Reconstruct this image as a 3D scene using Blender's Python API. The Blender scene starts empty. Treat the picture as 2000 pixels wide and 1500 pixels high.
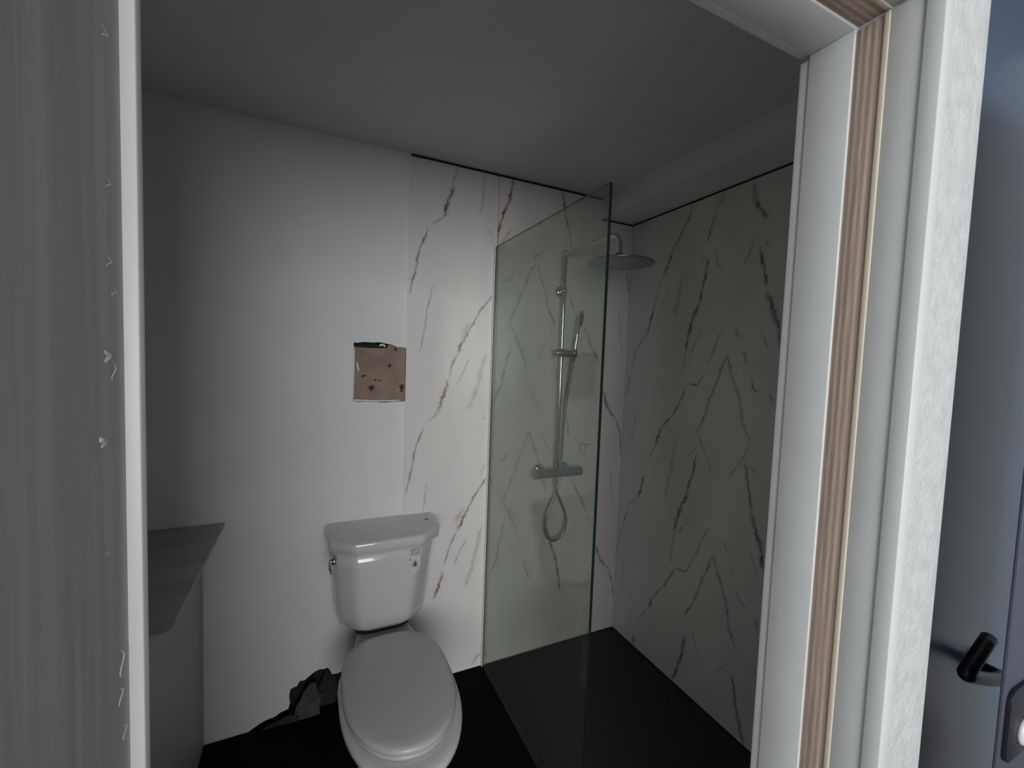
import bpy, bmesh, math, random
import numpy as np
from mathutils import Vector, Matrix, noise
random.seed(7)
S = bpy.context.scene
C = S.collection
# ---------------------------------------------------------------- camera
YAW, PITCH, ROLL = math.radians(25.2168), math.radians(-3.2976), math.radians(2.067)
F = Vector((math.sin(YAW)*math.cos(PITCH), math.cos(YAW)*math.cos(PITCH), math.sin(PITCH)))
R0 = Vector((math.cos(YAW), -math.sin(YAW), 0)); U0 = R0.cross(F)
R = R0*math.cos(ROLL)+U0*math.sin(ROLL); U = -R0*math.sin(ROLL)+U0*math.cos(ROLL)
cam = bpy.data.cameras.new('camera'); co = bpy.data.objects.new('camera', cam); C.objects.link(co)
m = Matrix((R, U, -F)).transposed().to_4x4(); m.translation = Vector((0, 0, 1.5363)); co.matrix_world = m
cam.sensor_fit = 'HORIZONTAL'; cam.sensor_width = 36; cam.lens = 838.1/2000*36
cam.clip_start = 0.01
S.camera = co
# ---------------------------------------------------------------- world, light, exposure
S.view_settings.view_transform = 'Standard'; S.view_settings.look = 'None'
S.view_settings.gamma = 1; S.view_settings.use_curve_mapping = False
S.view_settings.exposure = 0.0
w = bpy.data.worlds.new('world'); S.world = w; w.use_nodes = True
bg = w.node_tree.nodes['Background']; bg.inputs[0].default_value = (0.80, 0.90, 1.0, 1); bg.inputs[1].default_value = 0.25
def area(name, loc, rot, sx, sy, power, col):
    l = bpy.data.lights.new(name, 'AREA'); l.shape = 'RECTANGLE'; l.size = sx; l.size_y = sy
    l.energy = power; l.color = col
    o = bpy.data.objects.new(name, l); C.objects.link(o); o.location = loc; o.rotation_euler = rot
    return o
# daylight through the hall window, behind the photographer
area('hall_window_daylight', (-0.72, -3.02, 1.72), (math.radians(90), 0, 0), 2.7, 1.4, 122, (0.97, 0.985, 1.0))

# ---------------------------------------------------------------- materials
def mat(name, col, rough=0.6, metal=0.0, spec=0.5, bump=0, bscale=60, mottled=0.0, mscale=4, stretch=None, col2=None, coat=0):
    M = bpy.data.materials.new(name); M.use_nodes = True; nt = M.node_tree; N = nt.nodes; L = nt.links
    b = N['Principled BSDF']; b.inputs['Roughness'].default_value = rough; b.inputs['Metallic'].default_value = metal
    b.inputs['Specular IOR Level'].default_value = spec; b.inputs['Coat Weight'].default_value = coat
    tc = N.new('ShaderNodeTexCoord'); mp = N.new('ShaderNodeMapping'); L.new(tc.outputs['Object'], mp.inputs[0])
    if stretch: mp.inputs['Scale'].default_value = stretch
    nz = N.new('ShaderNodeTexNoise'); nz.inputs['Scale'].default_value = mscale; nz.inputs['Detail'].default_value = 5
    L.new(mp.outputs[0], nz.inputs['Vector'])
    mx = N.new('ShaderNodeMix'); mx.data_type = 'RGBA'
    c2 = col2 or tuple(c*(1-mottled) for c in col)
    mx.inputs[6].default_value = (*col, 1); mx.inputs[7].default_value = (*c2, 1)
    rp = N.new('ShaderNodeMapRange'); rp.inputs[1].default_value = 0.35; rp.inputs[2].default_value = 0.7
    L.new(nz.outputs[0], rp.inputs[0]); L.new(rp.outputs[0], mx.inputs[0]); L.new(mx.outputs[2], b.inputs['Base Color'])
    if bump:
        n2 = N.new('ShaderNodeTexNoise'); n2.inputs['Scale'].default_value = bscale; n2.inputs['Detail'].default_value = 4
        L.new(mp.outputs[0], n2.inputs['Vector'])
        bp = N.new('ShaderNodeBump'); bp.inputs['Strength'].default_value = bump; bp.inputs['Distance'].default_value = 0.01
        L.new(n2.outputs[0], bp.inputs['Height']); L.new(bp.outputs[0], b.inputs['Normal'])
    return M
MHW = mat('hall_paint', (.50, .51, .52), .6, bump=.03, bscale=120, mottled=.05)
MW = mat('wall_paint', (.80, .81, .805), .55, bump=.03, bscale=120, mottled=.05)
MC = mat('ceiling_paint', (.70, .695, .69), .8, bump=.05, bscale=80, mottled=.05)
MSO = mat('soffit_paint', (.78, .78, .78), .6, mottled=.04)
MFL = mat('dark_floor', (.004, .004, .004), .8, spec=.08, mottled=.4, mscale=8)
MTR = mat('shower_tray', (.034, .031, .029), .6, spec=.3, bump=.15, bscale=200, mottled=.15, mscale=20)
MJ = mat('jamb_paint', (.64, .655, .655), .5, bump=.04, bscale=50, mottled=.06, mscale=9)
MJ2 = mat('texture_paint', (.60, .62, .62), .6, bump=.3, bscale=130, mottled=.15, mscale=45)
MBEAD = mat('corner_bead', (.64, .665, .665), .45, mottled=.05)
MCREAM = mat('raw_pine', (.70, .62, .50), .6, mottled=.1)
MGRAY = mat('grey_board', (.36, .33, .32), .6, bump=.05, bscale=20, stretch=(3, 6, .22), mscale=9, col2=(.44, .425, .42))
MPLASTER = mat('plaster', (.62, .60, .58), .8, bump=.2)
MPOR = mat('porcelain', (.60, .585, .585), .12, spec=.5, coat=.5)
MSEAT = mat('seat_plastic', (.46, .46, .445), .3, spec=.5)
MCH = mat('chrome', (.62, .63, .63), .12, metal=1)
MCHB = mat('chrome_satin', (.36, .37, .37), .33, metal=1)
MHOSE = mat('metal_hose', (.40, .41, .40), .32, metal=1)
MDK = mat('dark_gap', (.015, .014, .013), .8)  # near-black colour stands in for the shade inside gaps
MGASK = mat('rubber', (.03, .03, .03), .7)
MALU = mat('aluminium', (.55, .56, .56), .35, metal=1)
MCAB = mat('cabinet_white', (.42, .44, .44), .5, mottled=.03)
MNAVY = mat('navy_door', (.045, .085, .16), .3, mottled=.35, mscale=3, col2=(.05, .075, .12))
MSLATE = mat('slate_door', (.075, .08, .11), .45, mottled=.1)
MBLACK = mat('black_metal', (.006, .008, .015), .35, spec=.4)
MHFL = mat('hall_floor', (.16, .14, .12), .6, mottled=.3)
MRUB = mat('broken_drywall', (.08, .085, .083), .9, bump=.4, mottled=.5, mscale=30)
MRUB2 = mat('broken_core', (.03, .03, .03), .9, bump=.5, mottled=.5, mscale=40)
MSTK = mat('label_film', (.50, .51, .51), .3)
MBLUE = mat('label_blue', (.02, .13, .20), .4)
MLG = mat('label_grey', (.36, .37, .37), .5)
MTRIMW = mat('white_trim', (.80, .80, .78), .4)

def ply_mat():
    M = mat('plywood_edge', (.42, .315, .255), .7, bump=.2, bscale=90, stretch=(1, 1, .12), mscale=18, col2=(.34, .25, .20))
    nt = M.node_tree; N = nt.nodes; L = nt.links; b = N['Principled BSDF']
    g = N.new('ShaderNodeTexCoord'); sp = N.new('ShaderNodeSeparateXYZ'); L.new(g.outputs['Object'], sp.inputs[0])
    wv = N.new('ShaderNodeMath'); wv.operation = 'MULTIPLY'; wv.inputs[1].default_value = 2*math.pi/0.0085; L.new(sp.outputs[1], wv.inputs[0])
    sn = N.new('ShaderNodeMath'); sn.operation = 'SINE'; L.new(wv.outputs[0], sn.inputs[0])
    mr = N.new('ShaderNodeMapRange'); mr.inputs[1].default_value = -.6; mr.inputs[2].default_value = .9; L.new(sn.outputs[0], mr.inputs[0])
    old = b.inputs['Base Color'].links[0].from_socket
    mx = N.new('ShaderNodeMix'); mx.data_type = 'RGBA'; L.new(mr.outputs[0], mx.inputs[0]); L.new(old, mx.inputs[6]); mx.inputs[7].default_value = (.54, .43, .365, 1)
    L.new(mx.outputs[2], b.inputs['Base Color'])
    return M
MPLY = ply_mat()

def marble_mat(name, base, tint):
    M = bpy.data.materials.new(name); M.use_nodes = True; nt = M.node_tree; N = nt.nodes; L = nt.links; b = N['Principled BSDF']
    b.inputs['Roughness'].default_value = .22; b.inputs['Specular IOR Level'].default_value = .45
    at = N.new('ShaderNodeAttribute'); at.attribute_name = 'vein'
    sp = N.new('ShaderNodeSeparateColor'); L.new(at.outputs['Color'], sp.inputs[0])
    tc = N.new('ShaderNodeTexCoord'); mp = N.new('ShaderNodeMapping'); L.new(tc.outputs['Object'], mp.inputs[0])
    mp.inputs['Scale'].default_value = (3.5, 3.5, 1.2); mp.inputs['Rotation'].default_value = (.3, .3, 0)
    nz = N.new('ShaderNodeTexNoise'); nz.inputs['Scale'].default_value = 1.4; nz.inputs['Detail'].default_value = 4; L.new(mp.outputs[0], nz.inputs['Vector'])
    r = N.new('ShaderNodeMapRange'); r.inputs[1].default_value = .4; r.inputs[2].default_value = .75; L.new(nz.outputs[0], r.inputs[0])
    m1 = N.new('ShaderNodeMix'); m1.data_type = 'RGBA'; L.new(r.outputs[0], m1.inputs[0]); m1.inputs[6].default_value = (*base, 1); m1.inputs[7].default_value = (*tint, 1)
    vc = N.new('ShaderNodeMix'); vc.data_type = 'RGBA'; L.new(sp.outputs[1], vc.inputs[0]); vc.inputs[6].default_value = (.085, .080, .075, 1); vc.inputs[7].default_value = (.17, .045, .022, 1)
    m2 = N.new('ShaderNodeMix'); m2.data_type = 'RGBA'; L.new(sp.outputs[0], m2.inputs[0]); L.new(m1.outputs[2], m2.inputs[6]); L.new(vc.outputs[2], m2.inputs[7])
    L.new(m2.outputs[2], b.inputs['Base Color'])
    return M
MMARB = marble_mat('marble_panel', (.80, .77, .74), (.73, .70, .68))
MMARBR = marble_mat('marble_panel_shaded', (.70, .68, .655), (.61, .60, .58))  # same marble, darker: the right wall's weaker light is put into the colour

def counter_mat():
    M = mat('counter_marble', (.35, .36, .335), .42, stretch=(1.0, 4.5, 1), mscale=2.2, col2=(.22, .225, .21)); return M
MCOUNT = counter_mat()

def glass_mat():
    M = bpy.data.materials.new('tinted_glass'); M.use_nodes = True; nt = M.node_tree; N = nt.nodes; L = nt.links
    N.remove(N['Principled BSDF']); out = N['Material Output']
    t = N.new('ShaderNodeBsdfTransparent'); t.inputs[0].default_value = (.87, .895, .865, 1)
    g = N.new('ShaderNodeBsdfGlossy'); g.inputs['Roughness'].default_value = 0.0; g.inputs[0].default_value = (.9, .95, .92, 1)
    fr = N.new('ShaderNodeFresnel'); fr.inputs[0].default_value = 1.5
    mx = N.new('ShaderNodeMixShader'); ge = N.new('ShaderNodeNewGeometry'); mm_ = N.new('ShaderNodeMath'); mm_.operation = 'MULTIPLY_ADD'; mm_.inputs[1].default_value = 1/1.5-1.5; mm_.inputs[2].default_value = 1.5
    L.new(ge.outputs['Backfacing'], mm_.inputs[0]); L.new(mm_.outputs[0], fr.inputs[0])
    L.new(fr.outputs[0], mx.inputs[0]); L.new(t.outputs[0], mx.inputs[1]); L.new(g.outputs[0], mx.inputs[2])
    df = N.new('ShaderNodeBsdfDiffuse'); df.inputs[0].default_value = (.45, .48, .45, 1); m3 = N.new('ShaderNodeMixShader'); m3.inputs[0].default_value = .035
    L.new(mx.outputs[0], m3.inputs[1]); L.new(df.outputs[0], m3.inputs[2]); L.new(m3.outputs[0], out.inputs[0]); return M
MGL = glass_mat()
MGE = mat('glass_edge', (.008, .02, .016), .15, spec=.5)

def brown_mat():
    M = mat('brown_backing', (.36, .255, .205), .85, bump=.3, bscale=30, mscale=11, col2=(.23, .165, .135))
    nt = M.node_tree; N = nt.nodes; L = nt.links; b = N['Principled BSDF']
    tc = N.new('ShaderNodeTexCoord'); v = N.new('ShaderNodeTexNoise'); v.inputs['Scale'].default_value = 23; v.inputs['Detail'].default_value = 2
    L.new(tc.outputs['Object'], v.inputs['Vector'])
    mr = N.new('ShaderNodeMapRange'); mr.inputs[1].default_value = .66; mr.inputs[2].default_value = .72; L.new(v.outputs[0], mr.inputs[0])
    old = b.inputs['Base Color'].links[0].from_socket
    mx = N.new('ShaderNodeMix'); mx.data_type = 'RGBA'; L.new(mr.outputs[0], mx.inputs[0]); L.new(old, mx.inputs[6]); mx.inputs[7].default_value = (.05, .028, .025, 1)
    L.new(mx.outputs[2], b.inputs['Base Color']); return M
MBR = brown_mat()

# ---------------------------------------------------------------- helpers
def tag(o, label=None, cat=None, group=None, kind=None):
    if label: o['label'] = label
    if cat: o['category'] = cat
    if group: o['group'] = group
    if kind: o['kind'] = kind
    return o
def empty(name, loc=(0, 0, 0)):
    o = bpy.data.objects.new(name, None); o.empty_display_size = .05; C.objects.link(o); o.location = loc
    return o
def obj(name, bm, mats, parent=None, smooth=False, bevel=0, seg=3, sub=0):
    bmesh.ops.recalc_face_normals(bm, faces=bm.faces)
    me = bpy.data.meshes.new(name); bm.to_mesh(me); bm.free()
    for mm in (mats if isinstance(mats, (list, tuple)) else [mats]): me.materials.append(mm)
    o = bpy.data.objects.new(name, me); C.objects.link(o)
    if smooth:
        for p in me.polygons: p.use_smooth = True
    if bevel:
        b = o.modifiers.new('bevel', 'BEVEL'); b.width = bevel; b.segments = seg; b.limit_method = 'ANGLE'; b.angle_limit = math.radians(35)
        for p in me.polygons: p.use_smooth = True
    if sub:
        s = o.modifiers.new('sub', 'SUBSURF'); s.levels = sub; s.render_levels = sub
    if parent:
        o.parent = parent; o.matrix_parent_inverse = Matrix.Translation(-parent.location)
    return o
def bx(bm, x0, x1, y0, y1, z0, z1, mi=0):
    v = [bm.verts.new(p) for p in ((x0, y0, z0), (x1, y0, z0), (x1, y1, z0), (x0, y1, z0), (x0, y0, z1), (x1, y0, z1), (x1, y1, z1), (x0, y1, z1))]
    for q in ((0, 3, 2, 1), (4, 5, 6, 7), (0, 1, 5, 4), (1, 2, 6, 5), (2, 3, 7, 6), (3, 0, 4, 7)):
        f = bm.faces.new([v[i] for i in q]); f.material_index = mi
    return bm
def box(x0, x1, y0, y1, z0, z1): return bx(bmesh.new(), x0, x1, y0, y1, z0, z1)
def tube(bm, pts, rad, n=16, cap=True):
    pts = [Vector(p) for p in pts]; rr = rad if isinstance(rad, (list, tuple)) else [rad]*len(pts)
    T = [(pts[min(i+1, len(pts)-1)]-pts[max(i-1, 0)]).normalized() for i in range(len(pts))]
    ref = Vector((0, 0, 1)) if abs(T[0].z) < .9 else Vector((1, 0, 0))
    nrm = (ref-T[0]*ref.dot(T[0])).normalized(); rings = []
    for i, p in enumerate(pts):
        nrm = (nrm-T[i]*nrm.dot(T[i])).normalized(); bn = T[i].cross(nrm)
        rings.append([bm.verts.new(p+(nrm*math.cos(2*math.pi*k/n)+bn*math.sin(2*math.pi*k/n))*rr[i]) for k in range(n)])
    for a, b in zip(rings, rings[1:]):
        for k in range(n): bm.faces.new((a[k], a[(k+1) % n], b[(k+1) % n], b[k]))
    if cap: bm.faces.new(rings[0][::-1]); bm.faces.new(rings[-1])
    return bm
def spline(pts, n=12):
    P = [Vector(p) for p in pts]; P = [2*P[0]-P[1]]+P+[2*P[-1]-P[-2]]; out = []
    for i in range(1, len(P)-2):
        a, b, c, d = P[i-1:i+3]
        for k in range(n):
            t = k/n; out.append(.5*((2*b)+(c-a)*t+(2*a-5*b+4*c-d)*t*t+(3*b-a-3*c+d)*t**3))
    out.append(P[-2]); return out
def loft(rings, caps=True):
    bm = bmesh.new(); vs = [[bm.verts.new(p) for p in r] for r in rings]; n = len(vs[0])
    for a, b in zip(vs, vs[1:]):
        for k in range(n): bm.faces.new((a[k], a[(k+1) % n], b[(k+1) % n], b[k]))
    if caps: bm.faces.new(vs[0][::-1]); bm.faces.new(vs[-1])
    return bm
def egg(cx, cy, z, rx, rf, rb, nf=2.0, nb=2.6, n=72):
    """plan outline: front (towards -y) radius rf, back radius rb"""
    out = []
    for k in range(n):
        t = 2*math.pi*k/n; c, s = math.cos(t), math.sin(t); e = nb if s > 0 else nf
        out.append(Vector((cx+rx*math.copysign(abs(c)**(2/e), c), cy+(rb if s > 0 else rf)*math.copysign(abs(s)**(2/e), s), z)))
    return out
def rrect(cx, cy, z, hx, hy, rf, rb, n=10):
    """rounded rectangle, front corner radius rf, back corner radius rb"""
    out = []
    for (sx, sy, a0, r) in ((1, 1, 0, rb), (-1, 1, 90, rb), (-1, -1, 180, rf), (1, -1, 270, rf)):
        for k in range(n+1):
            a = math.radians(a0+90*k/n)
            out.append(Vector((cx+sx*(hx-r)+r*math.cos(a), cy+sy*(hy-r)+r*math.sin(a), z)))
    return out
def octo(cx, yb, z, hx, dep, ch, r=.016, n=5):
    """plan of a tank: flat front with two sloping front corners; ch = (width, depth) of a corner; yb = back"""
    cw, cd = ch; yf = yb-dep
    P = [(cx+hx, yb), (cx-hx, yb), (cx-hx, yf+cd), (cx-hx+cw, yf), (cx+hx-cw, yf), (cx+hx, yf+cd)]; out = []
    for i, p in enumerate(P):
        p = Vector(p); a = (Vector(P[i-1])-p).normalized(); c = (Vector(P[(i+1) % 6])-p).normalized()
        rr = min(r, .3*dep) if i > 1 else .012
        if i in (2, 5): rr *= 1.6
        s, e = p+a*rr, p+c*rr
        for k in range(n+1):
            t = k/n; q = s*(1-t)**2+p*2*t*(1-t)+e*t*t; out.append(Vector((q.x, q.y, z)))
    return out
def jitter(bm, amp, sc=8, seed=0):
    for v in bm.verts: v.co += noise.noise_vector(v.co*sc+Vector((seed, seed, seed)))*amp

H, D, W = 2.40, 1.916, 1.604
VEINS_BACK = [
(6,0.35,0,[0.599,2.403,0.575,2.33,0.573,2.287]),
(11,0.95,0.25,[0.573,2.293,0.562,2.255,0.544,2.21,0.533,2.16]),
(8,0.35,0.1,[0.533,2.157,0.505,2.138,0.484,2.125]),
(6,0.65,0.1,[0.464,2.096,0.452,2.058,0.432,2.02,0.421,1.966,0.414,1.917,0.4,1.857,0.391,1.809]),
(4,0.4,0,[0.491,1.849,0.469,1.744,0.462,1.683,0.449,1.592,0.437,1.549]),
(6,0.6,0.2,[0.779,1.834,0.759,1.806,0.725,1.765,0.687,1.698,0.661,1.652]),
(9,0.75,0.6,[0.664,1.659,0.649,1.626,0.633,1.6,0.618,1.556]),
(16,0.25,0.1,[0.667,1.697,0.648,1.652,0.629,1.619]),
(10,0.2,0,[0.721,2.378,0.718,2.285,0.71,2.209]),
(9,1,0.9,[0.87,2.393,0.861,2.337,0.849,2.284,0.826,2.229,0.81,2.182,0.798,2.136,0.793,2.071]),
(5,0.6,0.2,[0.753,2.129,0.767,2.121]),
(8,0.8,0.6,[1.14,2.395,1.149,2.36,1.161,2.301,1.171,2.255,1.19,2.204]),
(5,0.5,0.2,[1.19,2.204,1.205,2.158,1.211,2.111]),
(6,0.3,0.6,[0.814,2.074,0.848,2.131,0.868,2.16]),
(6,0.6,0.1,[0.619,1.555,0.596,1.515,0.578,1.446]),
(10,0.75,0.5,[0.572,1.427,0.564,1.397,0.551,1.349,0.532,1.29]),
(6,0.4,0.1,[0.533,1.285,0.489,1.243]),
(5,0.6,0.1,[0.466,1.214,0.443,1.158,0.425,1.101,0.418,1.034,0.4,0.958,0.392,0.92]),
(5,0.3,0,[0.678,1.537,0.644,1.467,0.615,1.408]),
(14,0.22,0,[0.752,1.55,0.729,1.449,0.705,1.358,0.675,1.298]),
(6,0.65,0.2,[0.779,0.954,0.742,0.905,0.706,0.847,0.675,0.788]),
(10,0.8,0.6,[0.677,0.798,0.661,0.749,0.641,0.72]),
(20,0.2,0.1,[0.664,0.82,0.634,0.752]),
(5,0.6,0.1,[0.636,0.711,0.601,0.634,0.578,0.555]),
(9,0.85,0.55,[0.574,0.515,0.564,0.481,0.55,0.447,0.531,0.4]),
(5,0.35,0,[0.69,0.667,0.654,0.615,0.63,0.546]),
(14,0.25,0,[0.76,0.704,0.726,0.55,0.692,0.43]),
(5,0.3,0,[0.487,0.95,0.471,0.823]),
(6,0.5,0,[0.781,0.075,0.732,0.022]),
(6,0.8,0.3,[0.756,1.251,0.76,1.249]),
(6,0.8,0.3,[0.764,0.373,0.768,0.37]),
(8,0.2,0,[0.771,1.028,0.75,0.977]),
(8,0.4,0,[1.006,2.014,0.978,1.97,0.951,1.901,0.917,1.818,0.893,1.757,0.869,1.709]),
(7,0.35,0,[0.873,1.702,0.9,1.671,0.933,1.599,0.974,1.519]),
(6,0.45,0,[1.018,2.009,1.036,1.95,1.067,1.879,1.087,1.799]),
(8,0.6,0,[1.085,1.802,1.117,1.739,1.135,1.713]),
(8,0.65,0,[0.885,1.603,0.869,1.536,0.85,1.456,0.845,1.409,0.824,1.376,0.804,1.323,0.797,1.296]),
(5,0.6,0,[0.885,1.953,0.872,1.919,0.84,1.915]),
(6,0.4,0,[1.006,2.02,0.997,2.046,1.027,2.063,1.065,2.089]),
(7,0.5,0,[1.306,1.724,1.345,1.654,1.365,1.611,1.394,1.568,1.414,1.532]),
(6,0.5,0,[1.204,1.886,1.242,1.812]),
(6,0.3,0,[1.121,1.573,1.141,1.51,1.153,1.418]),
(6,0.5,0,[1.179,1.39,1.201,1.297,1.231,1.209,1.243,1.136]),
(9,0.75,0.1,[1.455,1.383,1.478,1.3,1.504,1.27]),
(5,0.25,0,[1.086,1.64,1.065,1.591,1.039,1.538]),
(6,0.4,0,[1.003,1.176,0.978,1.108,0.937,0.999,0.903,0.905,0.872,0.832]),
(6,0.45,0,[1.003,1.176,1.025,1.12,1.06,1.033,1.116,0.863]),
(6,0.35,0,[0.869,0.825,0.908,0.765,0.95,0.682]),
(7,0.55,0,[0.884,0.719,0.861,0.625,0.85,0.536,0.815,0.465]),
(5,0.6,0,[0.889,1.078,0.871,1.042,0.846,1.04]),
(5,0.35,0,[1.069,1.181,1.137,1.042]),
(6,0.65,0,[1.274,0.9,1.322,0.82,1.357,0.756,1.372,0.724]),
(5,0.3,0,[1.372,0.724,1.424,0.617]),
(9,0.75,0,[1.134,0.657,1.145,0.604,1.173,0.533,1.203,0.445,1.215,0.375]),
(22,0.15,0,[1.043,0.792,1.059,0.703,1.07,0.629]),
(8,0.65,0,[1.199,0.453,1.216,0.377,1.229,0.301]),
(5,0.4,0,[0.999,0.504,1.042,0.394]),
(6,0.5,0,[1.126,0.194,1.145,0.169]),
(5,0.4,0,[1.205,0.135,1.251,0.058]),
(7,0.6,0,[1.569,2.034,1.587,1.969,1.602,1.926]),
(5,0.3,0,[1.602,1.926,1.606,1.881]),
(4,0.35,0.3,[1.534,1.838,1.547,1.704,1.574,1.584]),
(8,0.7,0.1,[1.46,1.369,1.493,1.283,1.546,1.225]),
(6,0.7,0.1,[1.546,1.225,1.58,1.154,1.599,1.024]),
(8,0.65,0,[1.455,0.511,1.488,0.423,1.549,0.365]),
(6,0.65,0,[1.549,0.365,1.575,0.287,1.595,0.198]),
(4,0.25,0.4,[1.527,0.959,1.555,0.733]),
(2.4,1.3,0,[1.321,1.094,1.317,1.049]),
(2.4,1.3,0,[1.321,1.096,1.386,1.086]),
(2.4,1.2,0,[1.352,1.088,1.344,1.036]),
(3,1.2,0,[1.361,1.036,1.364,1.034]),
]
VEINS_RIGHT = [
(6,0.7,0.1,[1.49,2.293,1.52,2.214,1.557,2.16,1.611,2.081]),
(11,0.9,0.2,[1.611,2.078,1.629,2.032,1.649,1.995]),
(6,0.45,0,[1.649,1.995,1.686,1.926,1.712,1.832]),
(9,0.85,0.2,[1.712,1.832,1.727,1.77,1.752,1.7]),
(5,0.55,0.1,[1.751,1.697,1.809,1.637,1.837,1.578,1.864,1.495]),
(6,0.7,0,[1.365,2.201,1.386,2.148,1.406,2.088]),
(8,0.85,0.5,[1.39,2.012,1.4,1.954,1.414,1.889,1.424,1.823]),
(11,1,0.9,[1.428,1.82,1.447,1.776,1.467,1.727,1.479,1.67,1.487,1.613]),
(6,0.4,0.1,[1.487,1.613,1.499,1.51]),
(5,0.35,0,[1.406,2.033,1.44,1.991]),
(5,0.4,0,[1.621,1.924,1.647,1.846]),
(14,0.25,0,[1.533,1.957,1.569,1.766]),
(5,0.35,0,[1.41,1.687,1.464,1.581]),
(5,0.7,0.4,[1.527,1.659,1.515,1.655]),
(14,0.45,0,[1.331,2.279,1.345,2.236]),
(16,0.5,0,[1.189,2.266,1.181,2.208]),
(12,0.8,0,[1.179,2.202,1.157,2.162,1.13,2.121]),
(9,0.85,0.1,[1.146,2.01,1.124,1.917,1.108,1.859]),
(14,0.9,0.1,[1.106,1.826,1.089,1.791,1.068,1.74,1.047,1.68]),
(10,0.6,0.1,[1.047,1.68,1.042,1.61]),
(5,0.4,0,[1.133,2.034,1.104,2.001]),
(5,0.35,0,[1.353,2.042,1.341,1.984,1.306,1.942]),
(5,0.4,0,[1.173,2.049,1.199,1.987,1.219,1.95]),
(5,0.3,0,[1.166,1.952,1.183,1.941]),
(7,0.4,0,[1.305,1.685,1.323,1.642,1.341,1.58,1.361,1.548]),
(8,0.4,0,[1.237,1.706,1.21,1.652]),
(10,0.45,0,[1.193,1.605,1.174,1.558]),
(5,0.4,0,[1.123,1.694,1.097,1.632,1.081,1.61]),
(5,0.35,0,[1.397,1.721,1.417,1.67,1.453,1.605,1.473,1.545]),
(9,0.6,0,[1.262,1.587,1.28,1.55,1.298,1.5]),
(9,0.5,0,[1.262,1.587,1.24,1.515]),
(8,0.5,0,[1.291,1.506,1.341,1.391,1.356,1.32]),
(6,0.65,0,[1.356,1.32,1.399,1.232]),
(8,0.45,0,[1.241,1.509,1.192,1.406,1.173,1.313]),
(5,0.6,0,[1.173,1.313,1.134,1.246]),
(6,0.3,0,[1.391,1.228,1.351,1.159,1.304,1.073]),
(5,0.35,0,[1.134,1.236,1.177,1.132,1.227,1.07]),
(5,0.75,0,[1.383,1.491,1.408,1.448,1.452,1.451]),
(5,0.7,0,[1.147,1.492,1.133,1.447,1.106,1.445]),
(5,0.6,0,[1.069,1.438,1.046,1.401]),
(8,0.85,0.4,[1.391,1.127,1.406,1.04,1.436,0.935]),
(12,1,0.85,[1.428,0.938,1.461,0.866,1.481,0.809,1.492,0.742]),
(5,0.4,0,[1.492,0.742,1.511,0.568]),
(4,0.45,0,[1.394,1.162,1.442,1.116]),
(7,0.8,0.1,[1.15,1.149,1.126,1.051,1.108,0.962]),
(12,0.9,0.2,[1.107,0.952,1.094,0.915,1.062,0.845,1.047,0.76]),
(5,0.35,0,[1.139,1.152,1.092,1.112]),
(5,0.4,0,[1.412,0.821,1.468,0.739]),
(5,0.35,0,[1.232,0.797,1.197,0.756]),
(5,0.35,0,[1.2,0.71,1.162,0.684]),
(5,0.35,0,[1.101,0.797,1.063,0.711]),
(8,0.5,0,[1.271,0.713,1.31,0.602,1.356,0.459]),
(6,0.7,0,[1.356,0.459,1.401,0.372]),
(8,0.5,0,[1.271,0.713,1.232,0.628,1.187,0.528]),
(6,0.6,0,[1.187,0.528,1.175,0.446,1.133,0.372]),
(7,0.35,0,[1.306,0.825,1.352,0.701,1.383,0.627]),
(5,0.7,0,[1.383,0.627,1.409,0.572,1.439,0.57,1.477,0.552]),
(6,0.65,0,[1.477,0.552,1.529,0.463]),
(5,0.7,0,[1.151,0.613,1.131,0.58,1.102,0.57]),
(10,0.9,0.1,[1.393,0.265,1.409,0.167,1.427,0.091,1.46,0.003]),
(8,0.9,0.1,[1.142,0.255,1.123,0.159,1.093,0.062,1.072,0.014]),
(6,0.6,0,[1.056,0.548,1.053,0.508]),
(5,0.3,0,[1.169,0.292,1.226,0.207]),
(5,0.25,0,[1.361,0.334,1.307,0.198]),
(6,0.7,0,[1.479,1.425,1.51,1.349,1.557,1.283,1.62,1.213]),
(10,0.85,0.2,[1.618,1.223,1.649,1.123]),
(6,0.4,0,[1.649,1.123,1.694,1.039]),
(10,0.85,0.15,[1.717,0.946,1.735,0.875,1.755,0.824]),
(5,0.4,0,[1.755,0.824,1.823,0.757]),
(5,0.7,0,[1.83,0.732,1.865,0.626]),
(5,0.55,0,[1.865,0.626,1.886,0.547,1.906,0.455]),
(4,0.35,0,[1.804,1.261,1.833,1.098]),
(5,0.6,0,[1.862,1.469,1.895,1.352]),
(5,0.65,0,[1.482,0.546,1.534,0.448,1.611,0.344]),
(9,0.75,0.1,[1.611,0.344,1.635,0.276]),
(7,0.35,0,[1.635,0.276,1.705,0.17]),
(10,0.8,0.1,[1.721,0.069,1.742,0.021]),
(4,0.3,0,[1.834,0.45,1.846,0.267]),
(12,0.25,0,[1.522,1.159,1.537,1.014,1.567,0.882]),
(4,0.5,0,[1.526,0.788,1.507,0.788]),
]
# ================================================================ the setting
tag(obj('floor', box(-.95, W+.1, .443, D+.12, -.05, 0), MFL), kind='structure')
tag(obj('ceiling', box(-1.05, W+.1, .30, D+.12, H, H+.05), MC), kind='structure')
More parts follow.
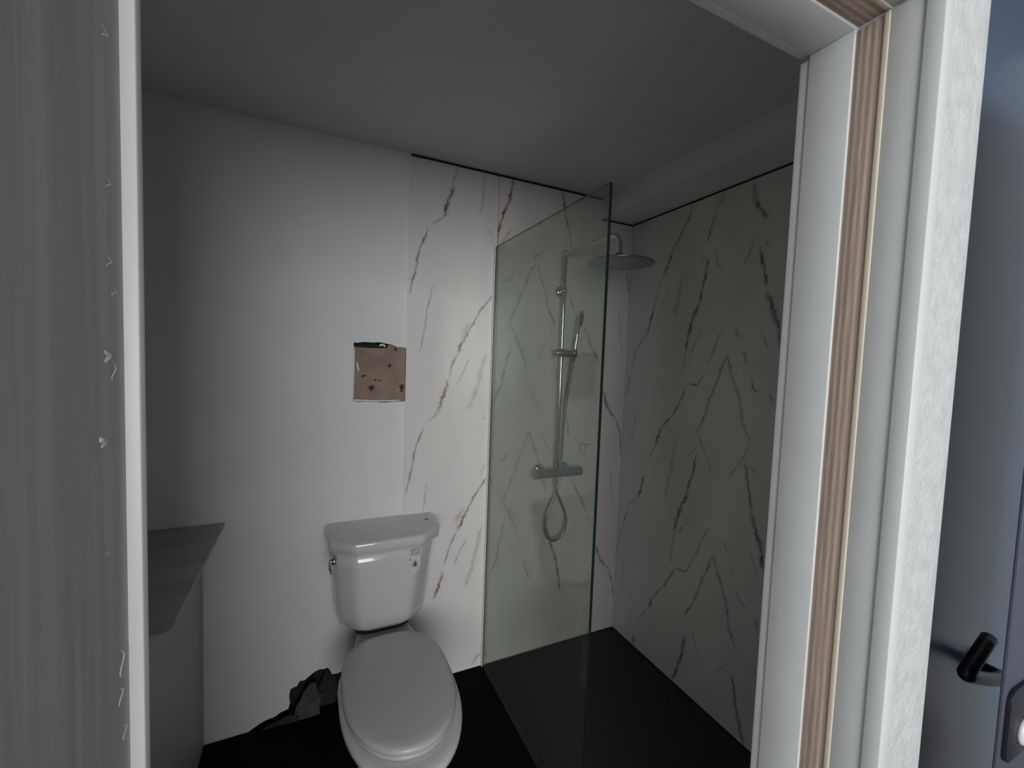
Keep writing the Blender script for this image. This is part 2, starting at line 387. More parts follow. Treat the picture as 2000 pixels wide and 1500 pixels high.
# back wall: a board with a square cut-out and a broken foot, so an outline with a real hole and thickness
def wall_with_holes(outer, hole, y0, y1):
    bm = bmesh.new()
    def loop(pts, y):
        vs = [bm.verts.new((p[0], y, p[1])) for p in pts]
        return vs, [bm.edges.new((vs[i], vs[(i+1) % len(vs)])) for i in range(len(vs))]
    a, ea = loop(outer, y0); b, eb = loop(hole, y0)
    bmesh.ops.triangle_fill(bm, edges=ea+eb, use_beauty=True)
    r = bmesh.ops.extrude_face_region(bm, geom=bm.faces[:])
    for v in [g for g in r['geom'] if isinstance(g, bmesh.types.BMVert)]: v.co.y = y1
    return bm
foot = [(-.30, 0), (-.215, .001), (-.175, .022), (-.15, .030), (-.12, .034), (-.10, .045), (-.072, .052), (-.066, .075), (-.070, .105), (-.064, .135), (-.052, .139),
        (-.040, .141), (-.030, .160), (-.012, .158), (.004, .170), (.025, .184), (.046, .190), (.060, .186), (.078, .188), (.088, .172), (.093, .155), (.112, .150), (.135, .155), (.175, .12), (.20, .0)]
outer = foot+[(W+.1, 0), (W+.1, H), (-1.05, H), (-1.05, 0)]
rag = lambda: random.uniform(-.0016, .0016)
hole = [(.163, 1.336)]
for k in range(1, 12): hole.append((.163+.226*k/12, 1.333+rag()-(.004 if 5 < k < 9 else 0)))
hole += [(.389, 1.336), (.389, 1.568)]
for (px, pz) in ((.36, 1.573), (.345, 1.571), (.325, 1.577), (.318, 1.583), (.300, 1.584), (.28, 1.587), (.26, 1.588), (.245, 1.586), (.22, 1.587), (.20, 1.586), (.18, 1.583), (.163, 1.582)): hole.append((px, pz+rag()*.6))
wb = tag(obj('wall_back', wall_with_holes(outer, hole, D, D+.014), MW), kind='structure')
tag(obj('wall_cavity', box(-1.05, W+.1, D+.075, D+.10, 0, H), MDK), kind='structure')
tag(obj('wall_right', box(W, W+.1, .443, D+.1, 0, H), MW), kind='structure')
tag(obj('wall_left', box(-1.05, -.95, .443, D+.014, 0, H), MW), kind='structure')
# front wall with the doorway
xa_ = .865
XL, XR, ZT = -.131, .677, 2.009
bm = bmesh.new()
bx(bm, -3.0, XL-.02, .272, .443, 0, H+.2); bx(bm, XL-.02, XR+.02, .272, .443, ZT+.02, H+.2); 
bx(bm, xa_+.005, W+.1, .43, .443, 0, H+.2)
tag(obj('wall_front', bm, MW), kind='structure')
# right-hand pier of the front wall with a rounded outer corner
r_ = .085; xa = .865
pl = [(XR+.02, .272), (XR, .272)] if 0 else [(XR+.006, .272)]
for k in range(9):
    a = math.radians(-90+90*k/8); pl.append((xa-r_+r_*math.cos(a), .272+r_+r_*math.sin(a)))
pl += [(xa, .43), (xa+.01, .43), (xa+.01, .443), (XR+.012, .443), (XR+.006, .425)]
bm = loft([[Vector((x, y, z)) for x, y in pl] for z in (0, H+.2)])
tag(obj('wall_pier', bm, MJ2), kind='structure')
# door frame: painted returns, raw plywood edge, beads; bands listed from the bathroom side to the hall
d1 = empty('door_1', (0, .35, 0)); tag(d1, 'empty bathroom doorway with white returns and a raw plywood edge', kind='structure')
def band(name, m, y0, y1, off, label=None, zt=ZT, thick=.02, bev=.0015, parts='rt', chamfer=0):
    if 'r' in parts:
        o = obj(name, box(XR+off, XR+.02, y0, y1, 0, zt-off), m, d1, bevel=bev, seg=2)
        if label: o['label'] = label
    if 't' in parts:
        o = obj(name, box(XL-.02, XR+.02, y0, y1, zt+off, zt+.02), m, d1, bevel=bev, seg=2)
        if label: o['label'] = label
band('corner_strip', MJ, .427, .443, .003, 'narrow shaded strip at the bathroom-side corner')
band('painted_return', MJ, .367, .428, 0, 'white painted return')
band('plywood_edge', MPLY, .334, .3675, .003, 'raw brown plywood edge with visible layers')
band('pine_edge', MCREAM, .327, .3345, .001, 'thin cream wood edge')
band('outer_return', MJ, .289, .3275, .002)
band('corner_bead', MBEAD, .2695, .290, -.001, 'raised white corner bead')
# left side: grey board with plaster drips and the white stop behind it
bm = box(XL-.02, XL, .272, .430, 0, ZT+.02)
g = obj('grey_board', bm, MGRAY, d1); g['label'] = 'grey streaked board lining the left side of the doorway'
obj('door_stop', box(XL-.02, -.1215, .430, .443, 0, ZT+.01), MTRIMW, d1, bevel=.001, seg=2)['label'] = 'bright white edge beside the grey board'
def blob(name, pts, rad, m, parent):
    bm = bmesh.new(); tube(bm, spline(pts, 4), rad if not isinstance(rad, list) else rad, 8)
    return obj(name, bm, m, parent, smooth=True)
for (y, z, l, rr) in ((.399, 1.532, .008, .0021), (.389, 1.472, .007, .0023), (.410, 1.525, .016, .0009), (.416, 1.30, .022, .0013), (.413, 1.272, .014, .0012), (.419, 1.235, .010, .0010), (.420, 1.175, .012, .0011), (.419, 1.150, .008, .0012),
                      (.405, 1.755, .007, .0010), (.406, 1.655, .009, .0007), (.405, 1.60, .009, .0009), (.413, 1.578, .007, .0008), (.392, 1.39, .006, .0006)):
    n = 5; pts = [(XL-.0003, y+(.004*math.sin(k*1.3+y*90)), z-l*k/n) for k in range(n+1)]
    bm = bmesh.new(); sp_ = spline(pts, 3); tube(bm, sp_, [rr*(.35+.65*math.sin(math.pi*(i+.5)/len(sp_))) for i in range(len(sp_))], 8)
    obj('plaster_drip', bm, MPLASTER, d1, smooth=True)
for (y, z, s) in ((.385, 1.462, .004), (.352, 1.70, .0015)):
    pass
# hall behind the photographer
tag(obj('hall_floor', box(-3.0, 2.6, -3.2, .443, -.05, -.001), MHFL), kind='structure')
tag(obj('hall_ceiling', box(-3.0, 2.6, -3.2, .30, H+.2, H+.25), MC), kind='structure')
tag(obj('hall_wall_left', box(-3.1, -3.0, -3.2, .443, 0, H+.2), MHW), kind='structure')
tag(obj('hall_wall_right', box(2.5, 2.6, -3.2, .443, 0, H+.2), MHW), kind='structure')
bm = bmesh.new()
wx0, wx1, wz0, wz1 = -2.09, .65, 1.0, 2.44
bx(bm, -3.0, wx0, -3.2, -3.05, 0, H+.2); bx(bm, wx1, 2.6, -3.2, -3.05, 0, H+.2); bx(bm, wx0, wx1, -3.2, -3.05, 0, wz0); bx(bm, wx0, wx1, -3.2, -3.05, wz1, H+.2)
tag(obj('hall_wall_rear', bm, MHW), kind='structure')
bm = bmesh.new()
for a in (wx0, wx1-.04): bx(bm, a, a+.04, -3.16, -3.10, wz0, wz1)
for a in (wz0, wz1-.04): bx(bm, wx0, wx1, -3.16, -3.10, a, a+.04)
tag(obj('window_1', bm, MTRIMW), kind='structure')
tag(obj('hall_alcove_wall', box(W+.09, 2.5, .30, .443, 0, H+.2), MW), kind='structure')
# navy door at the back of the recess right of the pier, with its lever
d2 = empty('door_2', (1.2, .42, 0)); tag(d2, 'dark blue door in the recess right of the doorway', kind='structure')
obj('door_panel', box(.85, 1.66, .405, .428, .01, 2.55), MNAVY, d2, bevel=.002)
bm = bmesh.new()
tube(bm, [(1.42, .404, .86), (1.42, .394, .86)], .032, 24)
tube(bm, spline([(1.42, .398, .86), (1.41, .37, .865), (1.385, .352, .875), (1.30, .348, .90), (1.205, .348, .935), (1.185, .349, .945), (1.20, .349, .955), (1.29, .352, .990)], 5), .0135, 12)
h = obj('door_handle', bm, MBLACK, d2, smooth=True)
# slate stile nearer the camera with its latch plate
d3 = empty('door_3', (1.1, .27, 0)); tag(d3, 'slate grey door edge at the right frame border with a black latch plate', kind='structure')
obj('door_panel', box(.985, 1.42, .246, .252, .01, 2.06), MSLATE, d3, bevel=.002)
bm = loft([[Vector((p.x, y, p.y)) for p in rrect(1.042, .985, 0, .050, .060, .02, .02)] for y in (.2465, .240)])
pl_ = obj('latch_plate', bm, MBLACK, d3, bevel=.001)
bm = bmesh.new(); bmesh.ops.create_uvsphere(bm, u_segments=24, v_segments=16, radius=.019)
for v in bm.verts: v.co = Vector((1.050+v.co.x, .238+v.co.y*.45, .965+v.co.z*1.15))
obj('latch_bolt', bm, mat('latch_white', (.75, .73, .72), .3), d3, smooth=True)['label'] = 'small bright bolt head'

# soffit box over the shower
tag(obj('soffit', bx(bx(bmesh.new(), 1.392, W, .443, D, 2.2956, H), 1.392, 1.393, .5, .501, 2.35, 2.351), MSO), kind='structure') if 0 else tag(obj('soffit', box(1.392, W, .443, D, 2.2956, H), MSO), kind='structure')
# near-black strips standing in for the shaded gaps above the panels
tag(obj('gap_shade_1', box(.385, 1.39, D-.010, D-.0005, 2.392, 2.3995), MDK), kind='structure')
bm = box(1.392, W, D-.010, D-.0005, 2.2885, 2.2952); bx(bm, W-.010, W-.0005, .46, D-.010, 2.2885, 2.2952)
tag(obj('gap_shade_2', bm, MDK), kind='structure')

# ================================================================ marble wall panels
def vein_field(nu, nz, u0, z0, du, dz, veins):
    v = np.zeros((nz, nu)); rd = np.zeros((nz, nu)); rng = np.random.RandomState(3)
    Ug = u0+du*np.arange(nu); Zg = z0+dz*np.arange(nz)
    for wd, st, red, p in veins:
        mark = st > 1; st = min(1, st if mark else st*1.12+.10); rad0 = wd/2000*(1.2 if mark else 1.25)
        P = np.array(p).reshape(-1, 2); ph = rng.rand(4)*6.28
        tot = 0
        Ltot = np.hypot(*(P[1:]-P[:-1]).T).sum()
        for a, b in zip(P[:-1], P[1:]):
            L_ = np.hypot(*(b-a)); n = max(2, int(L_/.0022))
            nv = np.array([-(b-a)[1], (b-a)[0]])/max(L_, 1e-6)
            for t in np.arange(n)/n:
                s = tot+t*L_; q = a+(b-a)*t
                if mark: rad = rad0; off = 0; k_ = 1
                else:
                    off = .0028*math.sin(s*95+ph[0])*math.sin(s*41+ph[1])+.0016*math.sin(s*260+ph[2]); off *= min(1.3, wd/8)
                    rad = rad0*(.92+.25*math.sin(s*75+ph[3])+.14*math.sin(s*210+ph[1]))
                    e = min(s, Ltot-s)/.02; k_ = min(1, .45+.55*e)*(.85+.15*math.sin(s*70+ph[2]))
                c = q+nv*off; R_ = rad*2.2+.004
                i0, i1 = int((c[0]-R_-u0)/du), int((c[0]+R_-u0)/du)+2; j0, j1 = int((c[1]-R_-z0)/dz), int((c[1]+R_-z0)/dz)+2
                i0, j0, i1, j1 = max(i0, 0), max(j0, 0), min(i1, nu), min(j1, nz)
                if i1 <= i0 or j1 <= j0: continue
                d2_ = (Ug[None, i0:i1]-c[0])**2+(Zg[j0:j1, None]-c[1])**2
                val = st*k_*np.exp(-d2_/(rad+.0008)**2)
                if wd > 11 and not mark: val += st*.0
                old = v[j0:j1, i0:i1]; up = val > old
                rd[j0:j1, i0:i1] = np.where(up & (val > .12), red, rd[j0:j1, i0:i1]); v[j0:j1, i0:i1] = np.maximum(old, val)
            tot += L_
        # a faint halo beside the broader veins
    return v, rd
def panel(name, axis, pos, u0, u1, z0, z1, thick, veins, m, label):
    """flat panel: axis 'y' stands on the back wall (u = x), axis 'x' on the right wall (u = y); front face at pos"""
    nu = int((u1-u0)/.0033)+1; nz = int((z1-z0)/.0038)+1; du = (u1-u0)/(nu-1); dz = (z1-z0)/(nz-1)
    v, rd = vein_field(nu, nz, u0, z0, du, dz, veins)
    Ug, Zg = np.meshgrid(u0+du*np.arange(nu), z0+dz*np.arange(nz))
    co_ = np.empty((nu*nz+4, 3), np.float32)
    if axis == 'y': co_[:nu*nz] = np.stack([Ug.ravel(), np.full(nu*nz, pos), Zg.ravel()], 1)
    else: co_[:nu*nz] = np.stack([np.full(nu*nz, pos), Ug.ravel(), Zg.ravel()], 1)
    for k, (a, b) in enumerate(((u0, z0), (u1, z0), (u1, z1), (u0, z1))):
        co_[nu*nz+k] = (a, pos+thick, b) if axis == 'y' else (pos+thick, a, b)
    idx = np.arange(nu*nz).reshape(nz, nu); q = np.stack([idx[:-1, :-1], idx[:-1, 1:], idx[1:, 1:], idx[1:, :-1]], -1).reshape(-1, 4)
    if axis == 'x': q = q[:, ::-1]
    B = nu*nz; sides = []
    sides.append(list(idx[0, :])+[B+1, B]); sides.append(list(idx[-1, ::-1])+[B+3, B+2])
    sides.append(list(idx[::-1, 0])+[B, B+3]); sides.append(list(idx[:, -1])+[B+2, B+1]); sides.append([B, B+1, B+2, B+3])
    if axis == 'x': sides = [s[::-1] for s in sides]
    lv = np.concatenate([q.ravel()]+[np.array(s) for s in sides]).astype(np.int32)
    sizes = np.concatenate([np.full(len(q), 4), [len(s) for s in sides]]); st = np.concatenate([[0], np.cumsum(sizes)[:-1]]).astype(np.int32)
    me = bpy.data.meshes.new(name); me.vertices.add(len(co_)); me.vertices.foreach_set('co', co_.ravel())
    me.loops.add(len(lv)); me.loops.foreach_set('vertex_index', lv); me.polygons.add(len(st)); me.polygons.foreach_set('loop_start', st); me.update(calc_edges=True)
    at = me.color_attributes.new('vein', 'FLOAT_COLOR', 'POINT')
    c = np.zeros((len(co_), 4), np.float32); c[:B, 0] = v.ravel(); c[:B, 1] = rd.ravel(); c[:, 3] = 1
    at.data.foreach_set('color', c.ravel()); me.materials.append(m); me.validate()
    o = bpy.data.objects.new(name, me); C.objects.link(o); tag(o, label, 'wall panel'); return o
pb = panel('marble_wall_panel', 'y', D-.006, .385, .781, .004, 2.391, .0055, VEINS_BACK, MMARB, 'white marble-look panel behind the toilet tank, between painted wall and glass')
panel('marble_wall_panel', 'y', D-.006, .797, W-.0065, .012, 2.391, .0055, VEINS_BACK, MMARB, 'marble-look panel behind the shower column, seen through the glass')
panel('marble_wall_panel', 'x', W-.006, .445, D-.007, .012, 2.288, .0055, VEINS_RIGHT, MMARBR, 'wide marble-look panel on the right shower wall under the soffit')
tag(obj('edge_trim', box(.3805, .385, D-.0075, D-.0002, 0, 2.392), MTRIMW), 'thin upright joint strip between the painted wall and the marble-look panel', 'trim')

# square opening: brown backing, torn paper and a plaster crumb
bm = loft([[Vector((x, y, z)) for x, z in ((.150, 1.32), (.40, 1.318), (.40, 1.60), (.318, 1.60), (.30, 1.566), (.24, 1.562), (.17, 1.565), (.150, 1.566))] for y in (D+.0145, D+.022)])
tag(obj('backing_board', bm, MBR), 'stained brown board showing in the square cut-out left of the marble panel', 'board')
bm = bmesh.new(); tube(bm, spline([(.268, D+.004, 1.573), (.279, D+.003, 1.579), (.293, D+.004, 1.572)], 5), .0045, 8)
tag(obj('plaster_crumb', bm, MTRIMW, smooth=True), 'white plaster crumb on the top edge of the square cut-out', 'plaster')
bm = bmesh.new()
pts = [(.1645, 1.335), (.1665, 1.36), (.166, 1.40), (.167, 1.44), (.1675, 1.48), (.168, 1.52), (.1675, 1.55), (.1645, 1.572), (.1640, 1.50), (.1638, 1.42)]
bm = loft([[Vector((x, y, z)) for x, z in pts] for y in (D+.002, D+.003)])
obj('torn_paper', bm, MTRIMW, wb)
bm = loft([[Vector((x, y, z)) for x, z in ((.165, 1.3365), (.20, 1.3355), (.24, 1.3345), (.285, 1.334), (.33, 1.334), (.362, 1.337), (.36, 1.339), (.30, 1.3385), (.25, 1.339), (.20, 1.341), (.168, 1.343))] for y in (D+.002, D+.003)])
obj('torn_paper', bm, MTRIMW, wb)
bm = loft([[Vector((x, y, z)) for x, z in ((.184, 1.462), (.188, 1.464), (.184, 1.485), (.179, 1.502), (.176, 1.505), (.178, 1.488))] for y in (D+.011, D+.012)])
obj('torn_paper', bm, MTRIMW, wb)

# broken drywall at the foot of the wall
def chunk(pts, th, y, tilt, m, seed):
    bm = loft([[Vector((x, yy, z)) for x, z in pts] for yy in (y, y+th)])
    bmesh.ops.triangulate(bm, faces=bm.faces[:]); bmesh.ops.subdivide_edges(bm, edges=bm.edges[:], cuts=2)
    jitter(bm, .007, 32, seed); jitter(bm, .003, 90, seed+3)
    c = Vector((sum(p[0] for p in pts)/len(pts), y, min(p[1] for p in pts)))
    bmesh.ops.rotate(bm, verts=bm.verts, cent=c, matrix=Matrix.Rotation(tilt, 3, 'X'))
    mz = min(v.co.z for v in bm.verts)
    for v in bm.verts: v.co.z += .001-mz
    return obj('drywall_fragment', bm, m)
tag(chunk([(-.055, 0), (-.045, .05), (-.015, .075), (.005, .12), (.03, .125), (.05, .07), (.045, .0)], .012, D-.020, math.radians(-12), MRUB, 1), 'pale slab of broken drywall leaning in the gap left of the toilet', 'debris', 'broken drywall at the wall foot')
tag(chunk([(.03, 0), (.045, .09), (.075, .155), (.11, .12), (.125, .04), (.11, 0)], .012, D+.018, math.radians(-6), MRUB2, 4), 'dark torn drywall piece in the gap, nearest the toilet', 'debris', 'broken drywall at the wall foot')
tag(chunk([(-.17, 0), (-.15, .012), (-.10, .020), (-.06, .028), (-.03, .012), (-.04, 0)], .020, D-.030, math.radians(-20), MRUB2, 7), 'low dark strip of crumbled drywall along the wall foot', 'debris', 'broken drywall at the wall foot')

# ================================================================ shower
tr = empty('shower_tray', (1.2, 1.4, 0)); tag(tr, 'dark brown-grey shower tray set flush in the corner, with round drain', 'shower tray')
obj('tray', box(.800, W-.001, .46, D-.001, .0002, .006), MTR, tr, bevel=.002)
bm = loft([[Vector((1.104+r*math.cos(2*math.pi*k/40), 1.683+r*math.sin(2*math.pi*k/40), z)) for k in range(40)] for r, z in ((.040, .0055), (.040, .0085), (.034, .0095), (.030, .008), (.004, .0075))])
obj('drain_cover', bm, mat('drain_dark', (.010, .014, .014), .4, metal=.3), tr, smooth=True)
bm = box(.796, .7995, .46, D-.008, .0002, .0070)
obj('edge_seal', bm, mat('seal_grey', (.06, .062, .06), .5), tr)

gs = empty('shower_screen', (.79, 1.48, 0)); tag(gs, 'tall fixed green-tinted glass shower screen with dark polished edge', 'shower screen')
gx0, gx1, gy0, gy1, gz0, gz1 = .784, .794, 1.046, D-.012, .0075, 2.061
bm = box(gx0, gx1, gy0, gy1, gz0, gz1); bm.faces.ensure_lookup_table()
for f in bm.faces:
    n = f.normal if f.normal.length else None
    f.normal_update()
    f.material_index = 0 if abs(f.normal.x) > .9 else 1
obj('glass_pane', bm, [MGL, MGE], gs)
bm = box(.780, .783, D-.022, D-.0005, .0075, 2.061); bx(bm, .795, .798, D-.022, D-.0065, .0075, 2.061)
obj('wall_channel', bm, MTRIMW, gs)

sh = empty('shower_column', (1.141, 1.86, .965)); tag(sh, 'chrome shower column with round rain head, slide rail and looped hose', 'shower')
X, Yr = 1.141, 1.853
# thermostatic bar valve
bm = bmesh.new(); tube(bm, [(1.010, Yr, .966), (1.014, Yr, .966), (1.065, Yr, .966), (1.066, Yr, .966), (1.069, Yr, .966), (1.070, Yr, .966), (1.225, Yr, .966), (1.226, Yr, .966), (1.229, Yr, .966), (1.230, Yr, .966), (1.286, Yr, .966), (1.290, Yr, .966)],
                       [.021, .024, .024, .0215, .0215, .024, .024, .0215, .0215, .024, .024, .021], 28)
v_ = obj('valve_body', bm, MCHB, sh, smooth=True, bevel=.0008)
for x in (1.066, 1.216):
    bm = bmesh.new(); tube(bm, [(x, D-.0062, .975), (x, D-.009, .975), (x, D-.020, .975), (x, D-.026, .975)], [.033, .033, .028, .016], 28); tube(bm, [(x, D-.02, .975), (x, Yr+.01, .968)], .012, 16)
    obj('wall_flange', bm, MCH, sh, smooth=True)
bm = bmesh.new(); tube(bm, spline([(X, Yr, .985), (X, Yr, 1.5), (X, Yr, 2.035), (X, Yr-.010, 2.055), (X, Yr-.035, 2.066), (X, 1.65, 2.066), (X, 1.49, 2.066), (X, 1.452, 2.052), (X, 1.437, 2.02), (X, 1.435, 1.972)], 8), .0105, 20)
obj('riser_pipe', bm, MCH, sh, smooth=True)
bm = bmesh.new(); tube(bm, [(X+.004, D-.0062, 1.886), (X+.004, D-.012, 1.886), (X+.004, D-.028, 1.886), (X+.003, D-.034, 1.886)], [.027, .029, .026, .014], 28); tube(bm, [(X+.003, D-.03, 1.886), (X, Yr, 1.886)], .009, 14); tube(bm, [(X, Yr, 1.870), (X, Yr, 1.902)], .0155, 20)
obj('wall_bracket', bm, MCH, sh, smooth=True)
bm = bmesh.new(); hx_, hy_ = X+.004, 1.435
tube(bm, [(X, 1.435, 1.985), (X, 1.435, 1.962)], .016, 20)
for k in range(1): pass
obj('head_joint', bm, MCHB, sh, smooth=True)
rings = [[Vector((hx_+r*math.cos(2*math.pi*k/72), hy_+r*math.sin(2*math.pi*k/72), z)) for k in range(72)] for r, z in ((.03, 1.960), (.10, 1.954), (.132, 1.949), (.137, 1.947), (.138, 1.944), (.137, 1.942), (.12, 1.9415), (.05, 1.9415))]
obj('rain_head', loft(rings), MCHB, sh, smooth=True)
bm = bmesh.new()
for ri in range(1, 9):
    rr = ri*.015; nn = int(6*ri)
    for k in range(nn):
        a = 2*math.pi*k/nn; c = Vector((hx_+rr*math.cos(a), hy_+rr*math.sin(a), 1.9416)); vs = [bm.verts.new(c+Vector((.0022*math.cos(q*math.pi/3), .0022*math.sin(q*math.pi/3), 0))) for q in range(6)]
        ve = bm.verts.new(c+Vector((0, 0, -.002)))
        for q in range(6): bm.faces.new((vs[q], vs[(q+1) % 6], ve))
o = obj('spray_nozzle', bm, MGASK, sh); o['kind'] = 'stuff'
# slider with the hand shower
bm = bmesh.new(); tube(bm, [(1.098, Yr-.008, 1.577), (1.102, Yr-.008, 1.577), (1.20, Yr-.012, 1.577), (1.206, Yr-.012, 1.577)], [.013, .0165, .0165, .013], 20); tube(bm, [(X, Yr, 1.556), (X, Yr, 1.598)], .016, 20)
tube(bm, [(1.197, Yr-.03, 1.557), (1.1985, Yr-.032, 1.597)], .0145, 16)
obj('slider_bracket', bm, MCHB, sh, smooth=True)
bm = bmesh.new(); tube(bm, [(1.196, Yr-.026, 1.535), (1.1975, Yr-.028, 1.56), (1.206, Yr-.034, 1.66), (1.212, Yr-.038, 1.71), (1.214, Yr-.039, 1.715), (1.221, Yr-.043, 1.775), (1.222, Yr-.044, 1.788)], [.007, .0085, .0085, .0085, .012, .012, .006], 18)
hsd = obj('hand_shower', bm, MCH, sh, smooth=True)
bm = bmesh.new(); tube(bm, [(1.2135, Yr-.052, 1.718), (1.220, Yr-.056, 1.770)], [.008, .008], 12)
obj('spray_face', bm, MGASK, hsd, smooth=True)
hp = [(1.196, Yr-.026, 1.54), (1.188, Yr-.008, 1.42), (1.182, Yr+.012, 1.25), (1.186, Yr+.028, 1.08), (1.184, Yr+.030, .99), (1.176, Yr+.022, .93), (1.152, Yr+.012, .865), (1.118, Yr+.004, .80), (1.092, Yr, .735), (1.088, Yr, .675), (1.108, Yr, .628), (1.150, Yr, .612), (1.192, Yr-.002, .640), (1.208, Yr-.004, .695), (1.204, Yr-.004, .740), (1.176, Yr-.004, .805), (1.146, Yr-.004, .865), (1.136, Yr, .91), (1.136, Yr, .95)]
bm = bmesh.new(); s_ = spline(hp, 14); tube(bm, s_, [.0062+.0006*(i % 2) for i in range(len(s_))], 12)
obj('hose', bm, MHOSE, sh, smooth=True)

# ================================================================ toilet
tx = .283
tl = empty('toilet', (tx, 1.5, 0)); tag(tl, 'white two-piece toilet with closed lid standing against the back wall', 'toilet')
def lerp(a, b, t): return a+(b-a)*t
# bowl and pedestal
P = [  # z, rx, yc, rf, rb, nf, nb
    (.000, .115, 1.47, .215, .235, 2.3, 3.0), (.015, .118, 1.47, .220, .238, 2.3, 3.0), (.03, .112, 1.47, .212, .236, 2.3, 3), (.10, .100, 1.47, .185, .235, 2.3, 3), (.18, .105, 1.46, .190, .245, 2.2, 3),
    (.25, .130, 1.44, .235, .265, 2.1, 2.8), (.31, .158, 1.42, .285, .32, 2.05, 2.7), (.35, .176, 1.41, .312, .40, 2.05, 2.8), (.375, .191, 1.405, .326, .455, 2.05, 2.9), (.390, .192, 1.405, .327, .458, 2.05, 2.9), (.398, .187, 1.405, .316, .453, 2.05, 2.9), (.400, .165, 1.405, .300, .44, 2.05, 2.9)]
rings = []
for z, rx, yc, rf, rb, nf, nb in P:
    e = egg(tx, yc, z, rx, rf, rb, nf, nb)
    for p in e:   # the deck under the tank is narrower than the rim
        if z > .3:
            t = max(0, min(1, (p.y-1.50)/.22)); p.x = tx+(p.x-tx)*(1-.30*t*t*(3-2*t))
    rings.append(e)
obj('bowl', loft(rings), MPOR, tl, smooth=True)
# seat ring and lid
SC = 1.40
def slab(zs, sx, inner=False):
    return [egg(tx-.004, SC, z, .181*k, .272*k, .270*(.5+.5*k) if k < 1 else .270, 2.05, 3.0) for z, k in zs]
obj('seat', loft(slab(((.402, .92), (.402, .955), (.406, .97), (.414, .97), (.417, .955), (.417, .92)), 1)), MSEAT, tl, smooth=True)
obj('seat_lid', loft(slab(((.422, .90), (.422, .975), (.425, .992), (.433, .995), (.440, .98), (.4435, .95), (.4455, .88), (.4465, .70), (.447, .35), (.447, .05)), 1)), MSEAT, tl, smooth=True)
for s in (-1, 1):
    bm = bmesh.new(); tube(bm, [(tx-.006+s*.075-.02, 1.672, .420), (tx-.006+s*.075+.02, 1.672, .420)], .012, 16); tube(bm, [(tx-.006+s*.075, 1.672, .400), (tx-.006+s*.075, 1.672, .420)], .012, 16)
    obj('seat_hinge', bm, MSEAT, tl, smooth=True)
# tank
ty = 1.785
TP = [  # z, half width, half depth, front radius
    (.415, .125, .070, .05), (.417, .136, .078, .055), (.425, .154, .086, .065), (.445, .172, .093, .07), (.485, .182, .098, .072), (.60, .190, .101, .070), (.70, .1985, .104, .068), (.778, .2035, .106, .066)]
obj('tank', loft([octo(tx, D-.008, z, hx, 2*hd, (fr*1.15, fr*.98), .022 if z > .44 else .035) for z, hx, hd, fr in TP]), MPOR, tl, smooth=True)
LP = [(.772, .203, .107, .066), (.773, .216, .1175, .072), (.777, .2205, .120, .073), (.812, .2245, .121, .075), (.8175, .2225, .119, .075), (.8200, .2170, .115, .073), (.8208, .205, .103, .066), (.821, .15, .06, .04)]
obj('tank_lid', loft([octo(tx+.003, D-.007 if hd > .11 else D-.007-(.119-hd), z, hx, 2*hd, (fr*1.2, fr), .018) for z, hx, hd, fr in LP]), MPOR, tl, smooth=True)
bm = loft([egg(.468, 1.825, z, .010, .0045, .0045, 2, 2, 20) for z in (.8208, .8216)])
obj('lid_mark', bm, MRUB, tl)['label'] = 'small dark scuff on the tank lid'
bm = loft([rrect(tx, D-.10, z, .110, .060, .05, .03) for z in (.398, .430)])
obj('tank_gasket', bm, MGASK, tl)
# flush lever on the tank's left flank
bm = bmesh.new(); tube(bm, [(.094, 1.735, .738), (.080, 1.732, .738)], .015, 20)
tube(bm, [(.082, 1.733, .738), (.073, 1.731, .738)], .010, 16)
tube(bm, spline([(.074, 1.733, .738), (.072, 1.720, .735), (.073, 1.700, .726), (.078, 1.680, .716)], 5), .0055, 12)
obj('flush_lever', bm, MCH, tl, smooth=True)
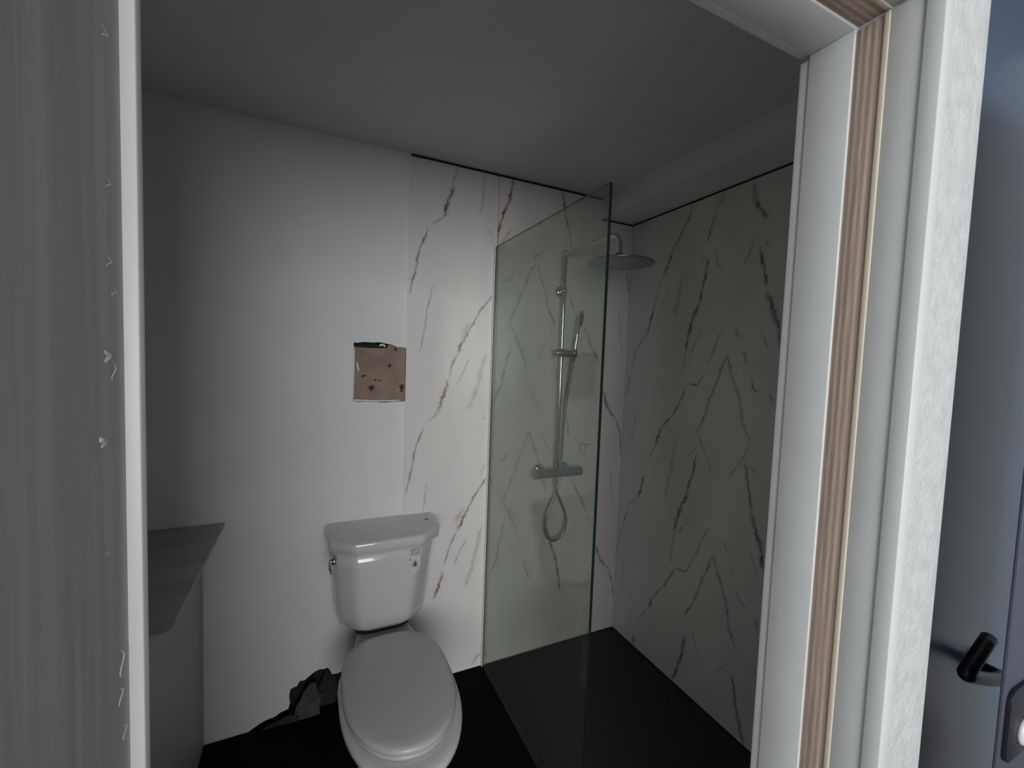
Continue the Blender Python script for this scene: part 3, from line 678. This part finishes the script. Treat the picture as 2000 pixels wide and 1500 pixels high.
# label on the tank front
def front_y(z):
    for a, b in zip(TP, TP[1:]):
        if a[0] <= z <= b[0]: return D-.008-2*lerp(a[2], b[2], (z-a[0])/(b[0]-a[0]))
def decal(pts, d, thick=.0004):
    return loft([[Vector((x, front_y(z)-d-k, z)) for x, z in pts] for k in (0, thick)])
sx_ = .392
pts = [(sx_-.020, .762), (sx_-.021, .72), (sx_-.024, .70), (sx_-.022, .672), (sx_-.012, .655), (sx_+.004, .652), (sx_+.018, .662), (sx_+.024, .685), (sx_+.022, .72), (sx_+.022, .762)]
st = obj('sticker', decal(pts, .0003), mat('clear_label', (.62, .61, .61), .2), tl)
sq = [(sx_-.018, .726), (sx_+.019, .726), (sx_+.019, .758), (sx_-.018, .758)]
obj('grey_square', decal(sq, .0009), MLG, st)
obj('pale_slash', decal([(sx_-.012, .730), (sx_-.004, .730), (sx_+.014, .753), (sx_+.006, .753)], .0015), MSTK, st)
ring = [(sx_+.001+.018*math.cos(a*.3142), .688+.021*math.sin(a*.3142)) for a in range(20)]
obj('grey_disc', decal(ring, .0009), MSTK, st)
drop = [(sx_+.001+.0075*math.cos(math.radians(a)), .686+.0075*math.sin(math.radians(a))) for a in range(150, 391, 20)]+[(sx_+.001, .705)]
obj('water_drop', decal(drop, .0016), MBLUE, st)['label'] = 'small blue water drop'
obj('colour_dot', decal([(sx_-.019+.003*math.cos(a), .710+.003*math.sin(a)) for a in [k*.785 for k in range(8)]], .0016), mat('dot_brown', (.14, .09, .09), .5), st)
# bolt caps
for s in (-1, 1):
    bm = loft([[Vector((tx+s*.108+r*math.cos(2*math.pi*k/20), 1.55+r*math.sin(2*math.pi*k/20), z)) for k in range(20)] for r, z in ((.014, .016), (.013, .03), (.006, .036))])
    obj('bolt_cap', bm, MPOR, tl, smooth=True)

# ================================================================ vanity
vn = empty('vanity_cabinet', (-.66, 1.6, 0)); tag(vn, 'pale vanity cabinet standing left, under the grey marble countertop', 'cabinet')
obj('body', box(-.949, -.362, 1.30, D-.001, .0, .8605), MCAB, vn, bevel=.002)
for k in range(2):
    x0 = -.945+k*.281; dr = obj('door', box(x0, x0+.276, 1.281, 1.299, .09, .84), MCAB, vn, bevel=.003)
    bm = bmesh.new(); hx = x0+(.25 if k == 0 else .026); tube(bm, [(hx, 1.28, .62), (hx, 1.255, .62), (hx, 1.255, .74), (hx, 1.28, .74)], .005, 10); obj('handle', bm, MCHB, dr, smooth=True)
bm = loft([[Vector((x, y, z)) for x, y in [(-.949, D-.001), (-.949, 1.222)]+[(-.322+.03*math.cos(math.radians(a)), 1.252+.03*math.sin(math.radians(a))) for a in range(-90, 1, 10)]+[(-.292, D-.001)]] for z in (.861, .873)])
tag(obj('countertop', bm, MCOUNT, bevel=.0015), 'dark grey marble countertop with streaks, corner showing at left by the back wall', 'countertop')
